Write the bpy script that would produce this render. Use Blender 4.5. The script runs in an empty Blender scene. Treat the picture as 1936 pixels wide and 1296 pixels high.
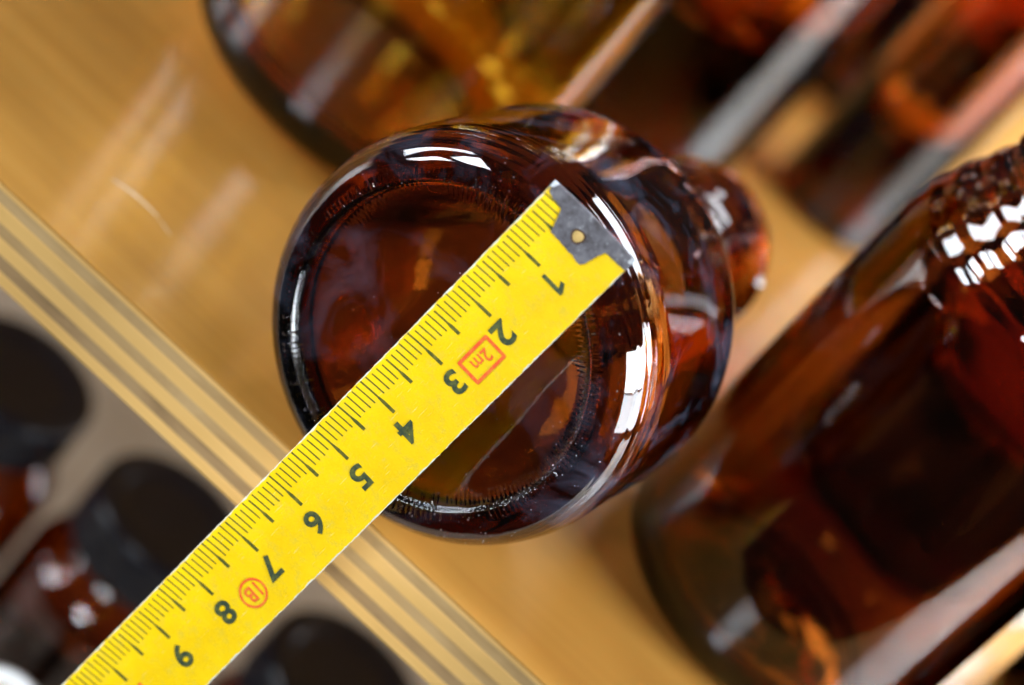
import bpy, bmesh, math, random
from mathutils import Vector, Matrix
random.seed(7)
S = 0.01                      # everything below is written in centimetres
scn = bpy.context.scene
col = scn.collection
rad = math.radians

# ------------------------------------------------------------------ camera
cam_d = bpy.data.cameras.new("camera")
cam = bpy.data.objects.new("camera", cam_d); col.objects.link(cam); scn.camera = cam
ELEV, ROLL = rad(28), rad(42)
u = Vector((1, 0, 0)); v = Vector((0, math.sin(ELEV), math.cos(ELEV))); f = Vector((0, math.cos(ELEV), -math.sin(ELEV)))
X = u*math.cos(ROLL) + v*math.sin(ROLL); Y = -u*math.sin(ROLL) + v*math.cos(ROLL)
M = Matrix((X, Y, -f)).transposed().to_4x4()
M.translation = Vector((0, -29.6, 19.3))*S
cam.matrix_world = M
cam_d.sensor_fit = 'HORIZONTAL'; cam_d.sensor_width = 23.6; cam_d.lens = 55
cam_d.clip_start = 0.01; cam_d.clip_end = 50
cam_d.dof.use_dof = True; cam_d.dof.focus_distance = 0.327; cam_d.dof.aperture_fstop = 5.4; cam_d.dof.aperture_blades = 7

# ------------------------------------------------------------------ room light
w = bpy.data.worlds.new("World"); scn.world = w; w.use_nodes = True
nt = w.node_tree; bg = nt.nodes['Background']
tc = nt.nodes.new('ShaderNodeTexCoord'); sx = nt.nodes.new('ShaderNodeSeparateXYZ')
nt.links.new(tc.outputs['Generated'], sx.inputs[0])
cr = nt.nodes.new('ShaderNodeValToRGB'); mr = nt.nodes.new('ShaderNodeMapRange')
mr.inputs[1].default_value = -1; mr.inputs[2].default_value = 1
nt.links.new(sx.outputs['Z'], mr.inputs[0]); nt.links.new(mr.outputs[0], cr.inputs[0])
e = cr.color_ramp.elements
e[0].position = 0; e[0].color = (.10, .08, .065, 1); e[1].position = 1; e[1].color = (.15, .155, .17, 1)
m_ = cr.color_ramp.elements.new(.5); m_.color = (.09, .085, .08, 1)
nt.links.new(cr.outputs[0], bg.inputs['Color']); bg.inputs['Strength'].default_value = 0.3

def window_light(name, az, el, dist, w_, h_, L, color=(.85, .93, 1.0)):
    """one window pane as a lamp: az from the viewer's side towards the right, el above the board"""
    d = Vector((math.sin(rad(az))*math.cos(rad(el)), -math.cos(rad(az))*math.cos(rad(el)), math.sin(rad(el))))
    l = bpy.data.lights.new(name, 'AREA'); l.shape = 'RECTANGLE'; l.size = w_; l.size_y = h_
    l.energy = L*math.pi*w_*h_; l.color = color
    o = bpy.data.objects.new(name, l); col.objects.link(o); o.location = d*dist
    o.rotation_euler = (-Vector((d.x, d.y, 0))).to_track_quat('-Z', 'Y').to_euler()
    return o
for az in (74, 90, 106, 122, 138):
    for el, hh in ((10, .46), (28, .52)):
        window_light("window_pane_lamp", az, el, 1.6, .43, hh, 42 if el > 20 else 20)
window_light("window_pane_lamp", 160, 50, 1.7, .85, .60, 20)
window_light("window_pane_lamp", -9, 31, 1.5, .32, .22, 56)
window_light("window_pane_lamp", -70, 12, 1.6, .36, .36, 38)
window_light("window_pane_lamp", -70, 29, 1.6, .36, .36, 38)
window_light("window_pane_lamp", -94, 22, 1.6, .36, .80, 24)
scn.view_settings.view_transform = 'Standard'; scn.view_settings.look = 'None'
scn.view_settings.exposure = 0.0; scn.view_settings.gamma = 1.0
c = scn.cycles
c.max_bounces = 28; c.transmission_bounces = 28; c.glossy_bounces = 12; c.diffuse_bounces = 4; c.transparent_max_bounces = 16
c.caustics_reflective = True; c.caustics_refractive = True; c.blur_glossy = 0.25
c.sample_clamp_indirect = 40; c.use_denoising = True
try: c.denoiser = 'OPENIMAGEDENOISE'
except Exception: pass

# ------------------------------------------------------------------ helpers
def link(o, parent=None):
    col.objects.link(o)
    if parent: o.parent = parent
    return o
def thing(name, label, cat, loc=(0, 0, 0), rot=None, group=None):
    o = bpy.data.objects.new(name, None); o.empty_display_size = .01; link(o)
    o.location = Vector(loc)*S
    if rot: o.rotation_euler = rot
    o['label'] = label; o['category'] = cat
    if group: o['group'] = group
    return o
def mesh_obj(name, verts, faces, mat, parent=None, smooth=False, uvs=None, loc=None):
    me = bpy.data.meshes.new(name)
    me.from_pydata([Vector(p)*S for p in verts], [], faces)
    if uvs:
        lay = me.uv_layers.new(name='param')
        for lp in me.loops: lay.data[lp.index].uv = uvs[lp.vertex_index]
    me.materials.append(mat)
    if smooth:
        for p in me.polygons: p.use_smooth = True
    me.validate()
    o = bpy.data.objects.new(name, me); link(o, parent)
    if loc: o.location = Vector(loc)*S
    return o
def fix_normals(o):
    bm = bmesh.new(); bm.from_mesh(o.data); bmesh.ops.recalc_face_normals(bm, faces=bm.faces); bm.to_mesh(o.data); bm.free()
def bevel_box(name, lo, hi, mat, parent, r=.02, seg=2):
    bm = bmesh.new(); bmesh.ops.create_cube(bm, size=1)
    for q in bm.verts:
        q.co = Vector([(lo[i]+hi[i])/2 + q.co[i]*(hi[i]-lo[i]) for i in range(3)])*S
    bmesh.ops.bevel(bm, geom=bm.edges[:], offset=r*S, segments=seg, affect='EDGES', profile=.5)
    me = bpy.data.meshes.new(name); bm.to_mesh(me); bm.free(); me.materials.append(mat)
    for p in me.polygons: p.use_smooth = False
    return link(bpy.data.objects.new(name, me), parent)
def lathe(name, prof, mat, parent=None, seg=160, closed=True, mod=None, smooth=True):
    """prof: list of (r, z) round a closed outline; r==0 points become poles; mod(r,z,th,i)->(r,z)"""
    verts, faces, rings = [], [], []
    for i, (r, z) in enumerate(prof):
        if r < 1e-6:
            rings.append([len(verts)]); verts.append((0, 0, z))
        else:
            ring = []
            for k in range(seg):
                th = 2*math.pi*k/seg
                rr, zz = mod(r, z, th, i) if mod else (r, z)
                ring.append(len(verts)); verts.append((rr*math.cos(th), rr*math.sin(th), zz))
            rings.append(ring)
    n = len(rings)
    for i in range(n if closed else n-1):
        a, b = rings[i], rings[(i+1) % n]
        if len(a) == 1 and len(b) == 1: continue
        for k in range(seg):
            k2 = (k+1) % seg
            if len(a) == 1: faces.append((a[0], b[k2], b[k]))
            elif len(b) == 1: faces.append((a[k], a[k2], b[0]))
            else: faces.append((a[k], a[k2], b[k2], b[k]))
    o = mesh_obj(name, verts, faces, mat, parent, smooth)
    fix_normals(o)
    return o
def arc(cx, cz, rx, rz, a0, a1, n):
    return [(cx + rx*math.cos(rad(a0+(a1-a0)*i/n)), cz + rz*math.sin(rad(a0+(a1-a0)*i/n))) for i in range(n+1)]
def smooth_path(pts, n=6):
    """Catmull-Rom through (r,z) points"""
    out = []
    for i in range(len(pts)-1):
        p0 = pts[max(i-1, 0)]; p1 = pts[i]; p2 = pts[i+1]; p3 = pts[min(i+2, len(pts)-1)]
        for k in range(n):
            t = k/n
            out.append(tuple(.5*((2*p1[j]) + (-p0[j]+p2[j])*t + (2*p0[j]-5*p1[j]+4*p2[j]-p3[j])*t*t + (-p0[j]+3*p1[j]-3*p2[j]+p3[j])*t**3) for j in (0, 1)))
    out.append(pts[-1]); return out

# ------------------------------------------------------------------ materials
def new_mat(name):
    m = bpy.data.materials.new(name); m.use_nodes = True
    return m, m.node_tree, m.node_tree.nodes['Principled BSDF']
def N(nt, kind, **kw):
    n = nt.nodes.new(kind)
    for k, val in kw.items():
        if k.startswith('i_'): n.inputs[k[2:].replace('_', ' ')].default_value = val
        else: setattr(n, k, val)
    return n
def ramp(nt, src, stops):
    r = nt.nodes.new('ShaderNodeValToRGB'); el = r.color_ramp.elements
    while len(el) < len(stops): el.new(.5)
    for q, (p, cc) in zip(el, stops): q.position = p; q.color = (*cc, 1) if len(cc) == 3 else cc
    nt.links.new(src, r.inputs[0]); return r.outputs[0]
def mapped_noise(nt, scale, detail=4, rough=.55, coord='Object', sc=(1, 1, 1), dist=0):
    t = nt.nodes.new('ShaderNodeTexCoord'); mp = nt.nodes.new('ShaderNodeMapping'); mp.inputs['Scale'].default_value = sc
    nt.links.new(t.outputs[coord], mp.inputs[0])
    n = N(nt, 'ShaderNodeTexNoise'); n.inputs['Scale'].default_value = scale; n.inputs['Detail'].default_value = detail
    n.inputs['Roughness'].default_value = rough; n.inputs['Distortion'].default_value = dist
    nt.links.new(mp.outputs[0], n.inputs[0]); return n.outputs['Fac']
def mix(nt, fac, a, b, mode='MIX'):
    m = nt.nodes.new('ShaderNodeMix'); m.data_type = 'RGBA'; m.blend_type = mode
    for s_, k in ((fac, 0), (a, 6), (b, 7)):
        if isinstance(s_, (int, float)): m.inputs[k].default_value = s_
        elif isinstance(s_, tuple): m.inputs[k].default_value = (*s_, 1)
        else: nt.links.new(s_, m.inputs[k])
    return m.outputs[2]
def bump(nt, h, strength, dist):
    b = nt.nodes.new('ShaderNodeBump'); b.inputs['Strength'].default_value = strength; b.inputs['Distance'].default_value = dist
    nt.links.new(h, b.inputs['Height']); return b.outputs[0]

def glass(name, sigma, rough=0.0, wav=.00006):
    """sigma = absorption per cm (r,g,b)"""
    m, nt, p = new_mat(name)
    p.inputs['Base Color'].default_value = (1, 1, 1, 1); p.inputs['Transmission Weight'].default_value = 1
    p.inputs['IOR'].default_value = 1.52; p.inputs['Roughness'].default_value = rough
    h = mapped_noise(nt, 38, 3, .5)
    nt.links.new(bump(nt, h, .35, wav*8), p.inputs['Normal'])
    mx = max(sigma)
    va = nt.nodes.new('ShaderNodeVolumeAbsorption'); va.inputs['Density'].default_value = mx*100
    va.inputs['Color'].default_value = (1-sigma[0]/mx, 1-sigma[1]/mx, 1-sigma[2]/mx, 1)
    nt.links.new(va.outputs[0], nt.nodes['Material Output'].inputs['Volume'])
    return m
G_FRONT = glass('brown_glass', (2.9, 5.1, 9.5))
def haze_film(m):
    """dried film and finger marks on the outside: a thin broken diffuse coat"""
    nt = m.node_tree; p = nt.nodes['Principled BSDF']; out = nt.nodes['Material Output']
    d = nt.nodes.new('ShaderNodeBsdfDiffuse'); d.inputs['Color'].default_value = (.42, .47, .70, 1)
    fac = ramp(nt, mapped_noise(nt, 95, 6, .65, dist=.8), [(.50, (0, 0, 0)), (.80, (.075, .075, .075))])
    ms = nt.nodes.new('ShaderNodeMixShader'); nt.links.new(fac, ms.inputs[0]); nt.links.new(p.outputs[0], ms.inputs[1]); nt.links.new(d.outputs[0], ms.inputs[2])
    nt.links.new(ms.outputs[0], out.inputs['Surface'])
haze_film(G_FRONT)
G_AMBER = glass('amber_glass', (1.5, 4.5, 10))
G_BROWN = glass('deep_amber_glass', (3.2, 6.0, 10.5))
G_DARK = glass('dark_amber_glass', (2.8, 6.5, 15))
G_OLIVE = glass('honey_glass', (.8, 1.9, 7.0))

# varnished plywood face
def wood(name, c1, c2, c3, grain=(1, 14, 14), coat=.6, crough=.14, rough=.55):
    m, nt, p = new_mat(name)
    a = mapped_noise(nt, 9, 6, .6, sc=grain, dist=.6); b = mapped_noise(nt, 14, 3, .5, sc=(1, 2, 1))
    cA = ramp(nt, a, [(.28, c1), (.52, c2), (.78, c3)])
    bb = ramp(nt, b, [(.3, (.80, .76, .70)), (.7, (1.10, 1.10, 1.12))])
    nt.links.new(mix(nt, 1.0, cA, bb, 'MULTIPLY'), p.inputs['Base Color'])
    p.inputs['Roughness'].default_value = rough; p.inputs['Specular IOR Level'].default_value = .25
    p.inputs['Coat Weight'].default_value = coat; p.inputs['Coat Roughness'].default_value = crough
    nt.links.new(bump(nt, a, .25, .0002), p.inputs['Normal'])
    return m
W_FACE = wood('varnished_birch', (.33, .15, .023), (.385, .185, .032), (.43, .22, .045))
W_PALE = wood('pale_ply', (.66, .39, .12), (.76, .47, .16), (.84, .55, .23), grain=(2, 10, 10), coat=.6, crough=.25)
W_GREY = wood('end_grain_ply', (.40, .25, .105), (.50, .33, .15), (.60, .41, .20), grain=(8, 10, 30), coat=.6, crough=.25)
W_BROWN = wood('brown_core_ply', (.24, .15, .07), (.36, .23, .11), (.44, .30, .15), grain=(8, 10, 30), coat=.6, crough=.25)
W_FLOOR = wood('worn_pale_wood', (.34, .28, .22), (.42, .36, .29), (.5, .44, .36), grain=(1, 5, 5), coat=.2, crough=.4)

def plastic(name, colr, rough, nz=60, bs=.1):
    m, nt, p = new_mat(name); p.inputs['Roughness'].default_value = rough
    h = mapped_noise(nt, nz, 4, .6); d = ramp(nt, h, [(.3, tuple(.8*q for q in colr)), (.75, tuple(1.3*q for q in colr))])
    nt.links.new(d, p.inputs['Base Color']); nt.links.new(bump(nt, h, bs, .0002), p.inputs['Normal']); p.inputs['Specular IOR Level'].default_value = .35
    return m
P_CAP = plastic('black_cap_plastic', (.004, .005, .010), .25)
P_WHITE = plastic('white_glint_cap', (.8, .82, .84), .3)  # white of the added cap that imitates a blurred glint

# ------------------------------------------------------------------ the two levels
lower = bevel_box('lower_shelf', (-60, -3.0, -20.4), (70, 62, -18.6), W_FLOOR, None, r=.04)
lower['kind'] = 'structure'
board = thing('plywood_shelf', 'varnished plywood shelf board with striped edge carrying the larger amber bottles', 'shelf', (0, 0, 0), (0, 0, rad(-1.4)))
layers = [(-.05, .0, W_FACE, 0), (-.12, -.051, W_PALE, -.003), (-.31, -.121, W_GREY, -.007), (-.56, -.311, W_PALE, .0), (-.75, -.561, W_GREY, -.006), (-.98, -.751, W_PALE, -.002),
          (-1.20, -.981, W_BROWN, -.007), (-1.40, -1.201, W_PALE, -.003)]
for i, (z0, z1, mt, off) in enumerate(layers):
    o = bevel_box('top_veneer' if i == 0 else 'ply', (-45, -.40-off*1.0, z0), (55, 62, z1), mt, board, r=.008 if i else .022, seg=3)

def scratch(pts, wd):
    vs, fs = [], []
    for i, (x, y) in enumerate(pts):
        a = pts[max(i-1, 0)]; b = pts[min(i+1, len(pts)-1)]; d = Vector((b[0]-a[0], b[1]-a[1])).normalized(); n = Vector((-d.y, d.x))
        ww = wd*(.25+math.sin(math.pi*min(1, (i+.3)/(len(pts)))))*.8
        vs += [(x+n.x*ww, y+n.y*ww, .002), (x-n.x*ww, y-n.y*ww, .002)]
    o = mesh_obj('scratch', vs, [(2*i, 2*i+1, 2*i+3, 2*i+2) for i in range(len(pts)-1)], SCR, board); return o
SCR = plastic('bare_scratched_wood', (.60, .50, .38), .6, 300)
scratch([(-6.34+.93*q+.0*q, 1.72+.42*q-.32*q*q) for q in [k/10 for k in range(11)]], .035)
scratch([(-5.40+.35*q, 1.82-.14*q) for q in [k/6 for k in range(7)]], .012)

# ------------------------------------------------------------------ bottles
def bottle_profile(R, H_body, H_sh, H_neck, Rn, wall=.24, heel=.85, ring=None, foot=.45, mouth_lip=.12, conical=0.5, dome=0.0):
    """closed outline: outer from the base centre up to the lip, then inner back down"""
    ring = ring or R*.77
    out = [(0, .26), (ring*.4, .245), (ring*.75, .19), (ring*.955, .12), (ring*.985, .04), (ring, .0), (ring*1.035, .004)]
    out = smooth_path(out, 5)
    out += [(R-(R-ring*1.035)*(1-math.sin(rad(a)))**1.0 if False else ring*1.035+(R-ring*1.035)*math.sin(rad(a)), .004+heel*(1-math.cos(rad(a)))) for a in range(3, 91, 3)]
    out += [(R, H_body*.35), (R, H_body*.7)]
    sh = [(R, H_body), (R-.04*(R-Rn), H_body+(H_sh-H_body)*.15), (R-.22*(R-Rn), H_body+(H_sh-H_body)*.42),
          (R-(.5+.12*conical)*(R-Rn), H_body+(H_sh-H_body)*.68), (Rn+.12*(R-Rn), H_body+(H_sh-H_body)*.90), (Rn, H_sh)]
    out += smooth_path(sh, 6)
    nz = 44
    out += [(Rn, H_sh + (H_neck-H_sh)*k/nz) for k in range(1, nz)]
    out += arc(Rn-mouth_lip, H_neck, mouth_lip, mouth_lip, 0, 180, 6)
    wn = 2*mouth_lip
    inn = [(Rn-wn, H_sh)]
    sh2 = [(max(r-wall*1.0, .2), z-.06) for r, z in sh][::-1]
    inn = [(Rn-wn, H_neck-.15), (Rn-wn, H_sh+.2)] + smooth_path([(Rn-wn, H_sh-.02)] + sh2[1:], 5)
    b = foot+.30
    inn += [(R-wall, H_body*.6), (R-wall, heel+foot*.5+.2)]
    Ri = R-wall
    inn += [(Ri-(.75)*(1-math.cos(rad(a))), foot+.75*(1-math.sin(rad(a)))-.02) for a in range(10, 91, 10)]
    inn += [(Ri*.55, foot+.05+dome*.3), (Ri*.4, foot+.07+dome*.6), (Ri*.2, foot+.10+dome*.9), (0, foot+.12+dome)]
    return out, inn
def make_glass(R, H_body, H_sh, H_neck, Rn, mat, parent, thread=0.0, ripple=0.0, pitch=.35, seg=180, knurl=0, name='glass_body', **kw):
    out, inn = bottle_profile(R, H_body, H_sh, H_neck, Rn, **kw)
    no = len(out); ring = kw.get('ring') or R*.77
    z0, z1 = H_sh+.12, H_neck-.22
    rnd = random.Random(int(R*100)); jit = [rnd.uniform(.35, 1.25) for _ in range(4000)]
    def mod(r, z, th, i):
        if i < no:
            if thread and abs(r-Rn) < .01 and z0 < z < z1:
                ph = ((z-z0)/pitch - th/(2*math.pi)) % 1.0
                env = min(1, (z-z0)/.15, (z1-z)/.15)
                r += thread*max(0, env)*max(0, math.cos(2*math.pi*(ph-.5)))**1.5 if math.cos(2*math.pi*(ph-.5)) > 0 else 0
            if ripple and H_body+.5 < z < H_sh and r > Rn: r += ripple*math.sin((z-H_body)*2*math.pi/.52)*min(1, (z-H_body-.5)/.3)
            if knurl and ring*.925 < r < ring*1.05 and z < .16:
                k = int(th/(2*math.pi)*knurl)
                ph = th/(2*math.pi)*knurl - k
                z -= .026*jit[k]*(.35 if ring*.975 < r < ring*.995 else 1)*(.45+.55*math.sin(3*th+1)**2)*max(0, math.sin(math.pi*ph))**1.2*(1 if r > ring*.97 else .8)
            if knurl:                       # mould seams: one round the heel, two along the body
                if r > ring*1.05 and z < 1.2:
                    r += .010*math.exp(-((z-.42)/.012)**2) + .0035*math.sin(z*46) + .003*math.sin(2*th+z*9)
                    dth = (th-rad(-22)+math.pi) % (2*math.pi) - math.pi
                    r += .008*math.exp(-(dth/.006)**2)
        return r, z
    return lathe(name, out+inn, mat, parent, seg=seg, mod=mod)

# the measured bottle: lying on the board, base to the viewer
phi = rad(11.5); tau = rad(1.0)
R0 = 3.04
front = thing('lying_bottle', 'amber bottle lying on its side, round base facing us with the tape across it', 'bottle')
ax = Vector((math.sin(phi)*math.cos(tau), math.cos(phi)*math.cos(tau), -math.sin(tau)))
# local z -> ax, lying; local x -> horizontal, local y -> up
lx = ax.cross(Vector((0, 0, 1))).normalized()
mt = Matrix((lx, Vector((0, 0, 1)), -ax)).transposed()
lz = ax; lxx = Vector((0, 0, 1)).cross(lz).normalized()
mt = Matrix((lxx, lz.cross(lxx), lz)).transposed().to_4x4(); mt.translation = Vector((-.72, -.80, 3.13))*S
front.matrix_world = mt
fb = make_glass(R0, 3.3, 5.6, 9.2, 1.46, G_FRONT, front, thread=.17, pitch=.42, seg=900, knurl=190, ring=2.36, heel=1.0, foot=.5, wall=.26)

def dust():
    out, _ = bottle_profile(R0, 3.3, 5.6, 9.2, 1.46, ring=2.36, heel=1.0, foot=.5, wall=.26)
    out = [p for p in out if p[1] < 1.2]
    seglen = [math.dist(a, b) for a, b in zip(out[:-1], out[1:])]; tot = sum(seglen)
    rnd = random.Random(11); vs, fs = [], []; cl = [rnd.uniform(0, 6.283) for _ in range(9)]
    for k in range(330):
        if k < 170: sl = rnd.gauss(2.43, .10)
        elif k < 240: sl = rnd.gauss(2.85, .12)
        else: sl = rnd.uniform(.2, tot-.05)
        acc = 0
        for i_, L_ in enumerate(seglen):
            if acc+L_ >= sl: break
            acc += L_
        q = (sl-acc)/max(L_, 1e-6); a, b = out[i_], out[i_+1]
        r_ = a[0]+(b[0]-a[0])*q; z_ = a[1]+(b[1]-a[1])*q
        th = rnd.gauss(rnd.choice(cl), .22) if rnd.random() < .75 else rnd.uniform(0, 2*math.pi)
        tr, tz_ = (b[0]-a[0])/max(L_, 1e-6), (b[1]-a[1])/max(L_, 1e-6)
        er = Vector((math.cos(th), math.sin(th), 0)); et = Vector((-math.sin(th), math.cos(th), 0)); el_ = er*tr+Vector((0, 0, tz_)); nn = et.cross(el_)
        if nn.z > 0 and z_ < .5: nn = -nn
        if z_ >= .5 and nn.dot(er) < 0: nn = -nn
        P = er*r_+Vector((0, 0, z_))+nn*.004
        sz = rnd.choice((.004, .005, .007, .007, .013)) * rnd.uniform(.7, 1.3); s0 = len(vs); m_ = 6
        asp = rnd.uniform(.5, 1); ro = rnd.uniform(0, 3.1)
        for c_ in range(m_):
            an = 2*math.pi*c_/m_; rr = sz*rnd.uniform(.6, 1.2)
            x_, y_ = rr*math.cos(an), rr*asp*math.sin(an)
            vs.append(P+et*(x_*math.cos(ro)-y_*math.sin(ro))+el_*(x_*math.sin(ro)+y_*math.cos(ro)))
        vs.append(P+nn*sz*.6)
        for c_ in range(m_): fs.append((s0+c_, s0+(c_+1) % m_, s0+m_))
    o = mesh_obj('dust', vs, fs, DUST, front); o['kind'] = 'stuff'
DUST = plastic('pale_dust', (.34, .34, .36), .6, 400)
dust()

def standing(label, x, y, R, Hb, Hs, Hn, Rn, mat, rot=0, **kw):
    t = thing('standing_bottle', label, 'bottle', (x, y, .01), (0, 0, rad(rot)), group='amber bottles standing on the plywood shelf')
    make_glass(R, Hb, Hs, Hn, Rn, mat, t, seg=200, **kw)
    return t
rb = standing('large dark amber bottle with wide threaded neck standing at the right edge', 5.99, 5.3, 2.93, 6.9, 8.9, 10.6, 2.35, G_BROWN, ripple=.02, thread=.2, pitch=.4, heel=.7, foot=.28, dome=.5)
sa = standing('honey-brown bottle with dark heel standing behind and left of the lying bottle', -5.36, 9.7, 3.50, 8.4, 10.6, 12.4, 1.6, G_OLIVE, 20, thread=.12, heel=.8, foot=.6)
sb = standing('reddish brown bottle behind the lying bottle, with one broad pale vertical reflection', -2.2, 18.2, 3.27, 8.2, 10.6, 12.6, 1.6, G_AMBER, 60, thread=.12, heel=.5, foot=.5)
sc_ = standing('narrow brown bottle between the two large ones at upper right, thin pale stripe on it', 3.25, 21.4, 1.42, 6.6, 8.2, 9.6, .8, G_AMBER, 100, thread=.08, heel=.3, foot=.4, mouth_lip=.1, wall=.2)
se = standing('brown bottle in the back row near the upper right corner of the photo', 9.6, 24.8, 3.4, 8.8, 11.0, 13.0, 1.7, G_AMBER, 33, heel=.5, foot=.5)
sg = standing('amber bottle in the back row at the top edge, behind the narrow one', 2.2, 30.0, 3.4, 8.8, 11.0, 13.0, 1.7, G_AMBER, 73, heel=.5, foot=.5)
sf = standing('unseen amber bottle added beyond the right edge to darken and reflect in its neighbour', 12.9, 6.6, 3.0, 8.0, 10.2, 12.0, 1.7, G_AMBER, 5, heel=.5, foot=.5)  # added out of view to block bounce light and darken the bottle beside it
sd = standing('broad brown bottle standing farthest right, mostly hidden behind the wide-necked one', 7.75, 12.4, 3.2, 8.0, 10.2, 12.0, 1.7, G_AMBER, 10, thread=.12, heel=.5, foot=.5)

# ------------------------------------------------------------------ capped jars on the lower level
def cap_mesh(R, H, mat, parent, ribs=90):
    z0 = 0
    prof = [(0, H-.16), (R*.60, H-.16), (R*.66, H-.15), (R*.70, H-.10)] + [(R*.73, H-.02), (R*.78, H)] + [(R*.88, H)] + arc(R-.16, H-.16, .16, .16, 80, 0, 6) \
        + [(R, H-.3), (R, H-.34), (R, .5), (R, .3), (R, .05), (R-.03, 0), (R-.18, 0), (R-.18, H-.4), (0, H-.4)]
    def mod(r, z, th, i):
        if r > R-.01 and .2 < z < H-.3: r -= .05*max(0, math.sin(th*ribs))
        return r, z
    return lathe('cap', prof, mat, parent, seg=ribs*6, mod=mod)
def jar(label, x, y, rot=0, ztop=-10.3, Rj=2.1, capR=1.70, cap_mat=P_CAP, group='small amber jars with black screw caps on the lower level'):
    base = -18.6; Ht = ztop-base
    t = thing('small_jar', label, 'jar', (x, y, base+.01), (0, 0, rad(rot)), group=group or None)
    make_glass(Rj, Ht-2.6, Ht-1.5, Ht-.25, capR-.32, G_DARK, t, seg=120, heel=.4, foot=.4)
    cp = cap_mesh(capR, 1.3, cap_mat, t); cp.location = Vector((0, 0, Ht-1.3))*S
    return t
jar('small dark amber jar with black cap at the left edge of the photo', -7.1, 10.7, 10)
jar('small amber jar with black cap just left of the tape, middle of the three', -2.75, 10.5, 50, capR=1.78)
jar('small amber jar with black cap at the bottom, right of the yellow tape', 2.15, 10.3, 90, capR=1.9)
jar('small added bottle whose white cap stands in for a bright blurred highlight, bottom left', -2.43, 3.0, 0, ztop=-10.2, Rj=1.3, capR=.80, cap_mat=P_WHITE, group='')  # added bottle; its white cap imitates an out-of-focus highlight

# ------------------------------------------------------------------ folding rule / tape
P0 = Vector((-0.3604, -1.1166, 6.3059)); D = Vector((-.0502, -.1692, -.9843)).normalized(); Wd = Vector((.99865, -.0212, -.0473)); Wd = (Wd-D*Wd.dot(D)).normalized()
Nn = D.cross(Wd).normalized()              # towards the viewer
if Nn.y > 0: Nn = -Nn
tape = thing('measuring_tape', 'yellow steel measuring tape with black centimetre numbers held across the bottle base', 'measuring tape')
tm = Matrix((D, Wd, D.cross(Wd))).transposed().to_4x4(); tm.translation = P0*S
tape.matrix_world = tm @ Matrix.Scale(.9766, 4)
sgn = 1 if D.cross(Wd).dot(Nn) > 0 else -1
WL, WR = -.655, .865; WC = (WL+WR)/2; HW = (WR-WL)/2
def tz(t, w_, h=0): return (t, w_, sgn*(.095*((w_-WC)/HW)**2 - .095 + h) )
def tape_mat():
    m, nt, p = new_mat('yellow_enamel')
    uv = nt.nodes.new('ShaderNodeUVMap'); uv.uv_map = 'param'
    def nz(scale, detail, sc=(1, 1, 1), rough=.6):
        mp = nt.nodes.new('ShaderNodeMapping'); mp.inputs['Scale'].default_value = sc; nt.links.new(uv.outputs[0], mp.inputs[0])
        n = nt.nodes.new('ShaderNodeTexNoise'); n.inputs['Scale'].default_value = scale; n.inputs['Detail'].default_value = detail; n.inputs['Roughness'].default_value = rough
        nt.links.new(mp.outputs[0], n.inputs[0]); return n.outputs['Fac']
    base = ramp(nt, nz(1.6, 4), [(.3, (.90, .56, .001)), (.55, (.96, .625, .002)), (.85, (.97, .67, .008))])
    smudge = ramp(nt, nz(7, 6, (1, .7, 1), .7), [(.50, (0, 0, 0)), (.72, (.6, .6, .6))])
    c1 = mix(nt, smudge, base, (.66, .51, .05))
    scr = ramp(nt, nz(26, 3, (.12, 1.4, 1), .5), [(.66, (0, 0, 0)), (.72, (.45, .45, .45))])
    c2 = mix(nt, scr, c1, (.86, .78, .25))
    # wear growing towards the free end and along the edges
    sp = nt.nodes.new('ShaderNodeSeparateXYZ'); nt.links.new(uv.outputs[0], sp.inputs[0])
    def math_(op, a, b):
        n = nt.nodes.new('ShaderNodeMath'); n.operation = op
        for k, s_ in enumerate((a, b)):
            if isinstance(s_, (int, float)): n.inputs[k].default_value = s_
            else: nt.links.new(s_, n.inputs[k])
        return n.outputs[0]
    edge = math_('MULTIPLY', math_('ABSOLUTE', math_('SUBTRACT', sp.outputs['Y'], WC), 0), 1/HW)
    chip = math_('ADD', edge, math_('MULTIPLY', math_('SUBTRACT', nz(4.5, 5), .5), .12))
    chipm = ramp(nt, chip, [(.975, (0, 0, 0)), (.995, (1, 1, 1))])
    c3 = mix(nt, chipm, c2, (.74, .72, .60))
    nt.links.new(c3, p.inputs['Base Color'])
    p.inputs['Roughness'].default_value = .40; p.inputs['Coat Weight'].default_value = .5; p.inputs['Coat Roughness'].default_value = .22
    nt.links.new(bump(nt, nz(30, 4, (.6, 1, 1)), .25, .0001), p.inputs['Normal'])
    return m
T_YEL = tape_mat()
def ink(name, c1, c2):
    m, nt, p = new_mat(name); h = mapped_noise(nt, 900, 3, .7)
    nt.links.new(ramp(nt, h, [(.42, c1), (.66, c2)]), p.inputs['Base Color']); p.inputs['Roughness'].default_value = .5; return m
INK_K = ink('black_ink', (.035, .055, .028), (.12, .13, .03)); INK_T = ink('tick_ink', (.07, .08, .012), (.18, .15, .015)); INK_R = ink('red_ink', (.85, .10, .02), (.85, .22, .03))
def steel_mat():
    m, nt, p = new_mat('worn_steel'); p.inputs['Metallic'].default_value = .55
    h = mapped_noise(nt, 420, 6, .7); h2 = mapped_noise(nt, 1500, 3, .6)
    cc = ramp(nt, h, [(.33, (.10, .085, .085)), (.48, (.19, .18, .20)), (.60, (.27, .26, .28)), (.72, (.24, .17, .13))])
    nt.links.new(mix(nt, ramp(nt, h2, [(.62, (0, 0, 0)), (.7, (.6, .6, .6))]), cc, (.6, .62, .65)), p.inputs['Base Color'])
    p.inputs['Roughness'].default_value = .48
    nt.links.new(bump(nt, h, .6, .0001), p.inputs['Normal']); return m
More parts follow.
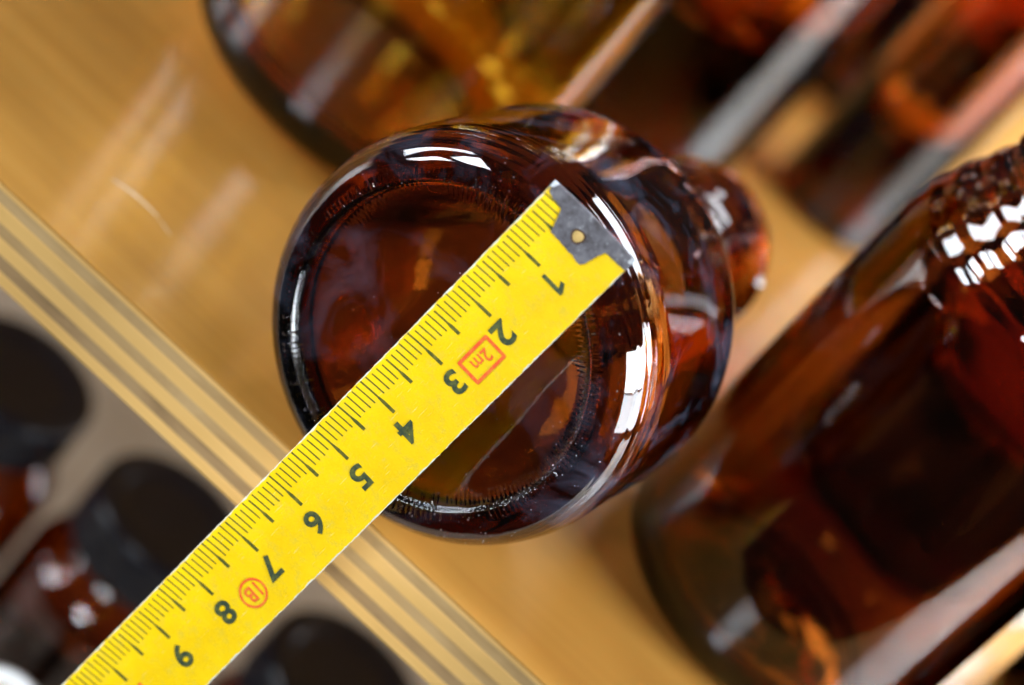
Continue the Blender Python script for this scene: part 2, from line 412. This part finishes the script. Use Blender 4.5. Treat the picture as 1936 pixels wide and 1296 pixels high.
STEEL = steel_mat(); PALE_STEEL = plastic('bright_worn_steel', (.55, .57, .60), .35, 500)
def strip_grid(name, t0, t1, w0, w1, nt_, nw, h, thick, mat, edge_j=0):
    verts, uvs, faces = [], [], []
    rnd = random.Random(3)
    jl = [rnd.uniform(-1, 1)*edge_j for _ in range(nt_+1)]; jr = [rnd.uniform(-1, 1)*edge_j for _ in range(nt_+1)]
    for side in (0, 1):
        for i in range(nt_+1):
            t = t0+(t1-t0)*i/nt_
            for j in range(nw+1):
                w_ = w0+(w1-w0)*j/nw
                if j == 0: w_ += jl[i]
                if j == nw: w_ += jr[i]
                verts.append(tz(t, w_, h if side == 0 else h-thick)); uvs.append((t, w_))
    n1 = (nt_+1)*(nw+1)
    q = lambda s_, i, j: s_*n1+i*(nw+1)+j
    for i in range(nt_):
        for j in range(nw):
            faces.append((q(0, i, j), q(0, i+1, j), q(0, i+1, j+1), q(0, i, j+1)))
            faces.append((q(1, i, j), q(1, i, j+1), q(1, i+1, j+1), q(1, i+1, j)))
        for j in (0, nw):
            faces.append((q(0, i, j), q(0, i+1, j), q(1, i+1, j), q(1, i, j)))
    for i in (0, nt_):
        for j in range(nw):
            faces.append((q(0, i, j), q(0, i, j+1), q(1, i, j+1), q(1, i, j)))
    o = mesh_obj(name, verts, faces, mat, tape, True, uvs); fix_normals(o)
    bm = bmesh.new(); bm.from_mesh(o.data)
    for e_ in bm.edges:
        if e_.calc_face_angle(0) > .6: e_.smooth = False
    bm.to_mesh(o.data); bm.free()
    return o
strip_grid('blade', .03, 13.5, WL, WR, 240, 16, 0, .03, T_YEL, edge_j=.004)
# steel end plate with its tongue and rivet hole
def plate():
    left = [(.0, WL-.005), (.13, WL+.04), (.18, -.50), (.205, -.334), (.29, -.30), (.402, -.265), (.475, -.24), (.545, -.21), (.552, -.05), (.572, .10), (.565, .22), (.59, .36), (.53, .41), (.44, .43), (.33, .46), (.215, .505), (.20, .62), (.19, .75), (.17, WR+.005)]
    # fan of quads from the free edge (t=0) to the outline
    verts, faces, uvs = [], [], []
    pts = []
    for a, b in zip(left[:-1], left[1:]):
        for k in range(3): pts.append((a[0]+(b[0]-a[0])*k/3, a[1]+(b[1]-a[1])*k/3))
    pts.append(left[-1]); rnd = random.Random(5)
    pts = [(t+(rnd.uniform(-.008, .008) if 0 < i < len(pts)-1 else 0), w_) for i, (t, w_) in enumerate(pts)]
    n = 10; hole = (.325, .09); hr = .078
    for side in (0, 1):
        for (t, w_) in pts:
            for j in range(n+1):
                tt = -.02 + (max(t, .02)+.02)*j/n
                verts.append(tz(tt, w_, .012 if side == 0 else -.045)); uvs.append((tt, w_))
    m_ = len(pts)*(n+1)
    for i in range(len(pts)-1):
        for j in range(n):
            a = i*(n+1)+j; b = (i+1)*(n+1)+j
            faces.append((a, a+1, b+1, b)); faces.append((m_+a, m_+b, m_+b+1, m_+a+1))
        for j in (0, n):
            a = i*(n+1)+j; b = (i+1)*(n+1)+j; faces.append((a, b, m_+b, m_+a))
    for i in (0, len(pts)-1):
        for j in range(n):
            a = i*(n+1)+j; faces.append((a, a+1, m_+a+1, m_+a))
    o = mesh_obj('end_plate', verts, faces, STEEL, tape, False, uvs); fix_normals(o)
    # rivet: ochre disc sunk in a dark rim
    def ringm(name, r0, r1, h, mat):
        vs, fs = [], []
        for k in range(32):
            a = 2*math.pi*k/32
            wob = 1+.06*math.sin(3*a+1)
            vs.append(tz(hole[0]+r0*wob*math.cos(a), hole[1]+r0*wob*math.sin(a), h)); vs.append(tz(hole[0]+r1*wob*math.cos(a), hole[1]+r1*wob*math.sin(a), h+.006))
        if r0 > 0:
            fs = [(2*k, 2*((k+1) % 32), 2*((k+1) % 32)+1, 2*k+1) for k in range(32)]
            return mesh_obj(name, vs, fs, mat, o)
    ringm('hole_rim', hr, hr+.028, .014, RUST)
    vs = [tz(hole[0], hole[1], .022)]+[tz(hole[0]+hr*(1+.06*math.sin(3*a+1))*math.cos(a), hole[1]+hr*(1+.06*math.sin(3*a+1))*math.sin(a), .016) for a in [2*math.pi*k/32 for k in range(32)]]
    mesh_obj('rivet', vs, [(0, 1+k, 1+(k+1) % 32) for k in range(32)], OCHRE, o, True)
RUST = plastic('rust', (.075, .04, .022), .6, 800)
OCHRE = plastic('ochre_rivet', (.55, .36, .12), .5, 800)
plate()
for wa, wb in ((WL-.004, WL+.075), (WR-.06, WR+.006)):       # bright worn corners of the end plate
    vs = [tz(a, b, h) for h in (.016, -.02) for a, b in ((-.026, wa), (-.026, wb), (.055, wb if wa > 0 else wa+.05), (.075, wa))]
    mesh_obj('plate_corner', vs, [(0, 1, 2, 3), (7, 6, 5, 4), (0, 4, 5, 1), (1, 5, 6, 2), (2, 6, 7, 3), (3, 7, 4, 0)], PALE_STEEL, tape)
# scale
def ticks():
    verts, faces = [], []
    for i in range(1, 125):
        t = i*.1
        if i < 6 and i > 0: ln = .36 if i != 5 else .36
        L_ = .655 if i % 10 == 0 else (.535 if i % 5 == 0 else .375)
        if i <= 4: L_ = .375 if i != 1 else .30
        th = .0105 if i % 10 and i % 5 else .0135
        rr = random.Random(i); L_ += rr.uniform(-.015, .015); tilt = rr.uniform(-.004, .004)
        n = 6; s0 = len(verts); w0 = WL+.045+rr.uniform(-.03, .03)
        heavy = 1.9 if i % 5 == 0 else 1.0
        for k in range(n+1):
            q = k/n; w_ = w0+(WL+L_-w0)*q; hh = th*(heavy if q > .55 else 1.0)
            verts += [tz(t-hh+tilt*q, w_, .004), tz(t+hh+tilt*q, w_, .004)]
        for k in range(n): a = s0+2*k; faces.append((a, a+1, a+3, a+2))
    o = mesh_obj('scale_mark', verts, faces, INK_T, tape); o['kind'] = 'stuff'
ticks()
def text_mesh(s, size, bold, name, mat, t, w_, h=.006, stretch=1.0, rot=0):
    cu = bpy.data.curves.new('t', 'FONT'); cu.body = s; cu.size = 1; cu.offset = bold; cu.align_x = 'CENTER'; cu.align_y = 'CENTER'; cu.resolution_u = 6
    ob = bpy.data.objects.new('t', cu); col.objects.link(ob)
    dg = bpy.context.evaluated_depsgraph_get(); me0 = bpy.data.meshes.new_from_object(ob.evaluated_get(dg))
    bm = bmesh.new(); bm.from_mesh(me0)
    bmesh.ops.triangulate(bm, faces=bm.faces)
    xs = [q.co.x for q in bm.verts]; ys = [q.co.y for q in bm.verts]
    cx = (min(xs)+max(xs))/2; cy = (min(ys)+max(ys))/2; hgt = max(ys)-min(ys)
    k = size/hgt
    verts = []
    for q in bm.verts:
        lx_ = (q.co.x-cx)*k*stretch; ly_ = (q.co.y-cy)*k
        if rot: lx_, ly_ = lx_*math.cos(rot)-ly_*math.sin(rot), lx_*math.sin(rot)+ly_*math.cos(rot)
        verts.append(tz(t+lx_, w_+ly_, h))
    faces = [tuple(vv.index for vv in fc.verts) for fc in bm.faces]
    bm.free(); bpy.data.objects.remove(ob); bpy.data.curves.remove(cu)
    return mesh_obj(name, verts, faces, mat, tape)
def poly_print(name, pts, mat, t, w_):
    return mesh_obj(name, [tz(t+a, w_+b, .0065) for a, b in pts], [tuple(range(len(pts)))], mat, tape)
poly_print('numeral', [(.028, -.18), (.028, .18), (-.028, .18), (-.135, .105), (-.125, .045), (-.032, .095), (-.032, -.18)], INK_K, 1.06, .305)
for n in range(2, 12):
    if n >= 10:
        text_mesh(str(n), .33, .02, 'numeral', INK_R if n == 10 else INK_K, n+.05, .30, stretch=1.05)
    else:
        text_mesh(str(n), .37, .026, 'numeral', INK_K, n+.05, .305, stretch=1.1)
def outline(name, pts_out, pts_in, mat):
    n = len(pts_out)
    vs = [tz(a, b, .0065) for a, b in pts_out]+[tz(a, b, .0065) for a, b in pts_in]
    return mesh_obj(name, vs, [(i, (i+1) % n, n+(i+1) % n, n+i) for i in range(n)], mat, tape)
def rrect(t0, t1, w0, w1, r):
    pts = []
    for cxx, cyy, a0 in ((t1-r, w1-r, 0), (t0+r, w1-r, 90), (t0+r, w0+r, 180), (t1-r, w0+r, 270)):
        for k in range(5): a = rad(a0+90*k/4); pts.append((cxx+r*math.cos(a), cyy+r*math.sin(a)))
    return pts
outline('red_frame', rrect(2.235, 2.835, .135, .555, .03), rrect(2.285, 2.785, .185, .505, .01), INK_R)
text_mesh('2m', .195, .012, 'red_lettering', INK_R, 2.535, .345, stretch=.95)
circ = lambda r: [(7.515+r*math.cos(2*math.pi*k/40), .39+r*math.sin(2*math.pi*k/40)) for k in range(40)]
outline('red_ring', circ(.225), circ(.190), INK_R)
text_mesh('1B', .235, .014, 'red_lettering', INK_R, 7.515, .39, stretch=.85)
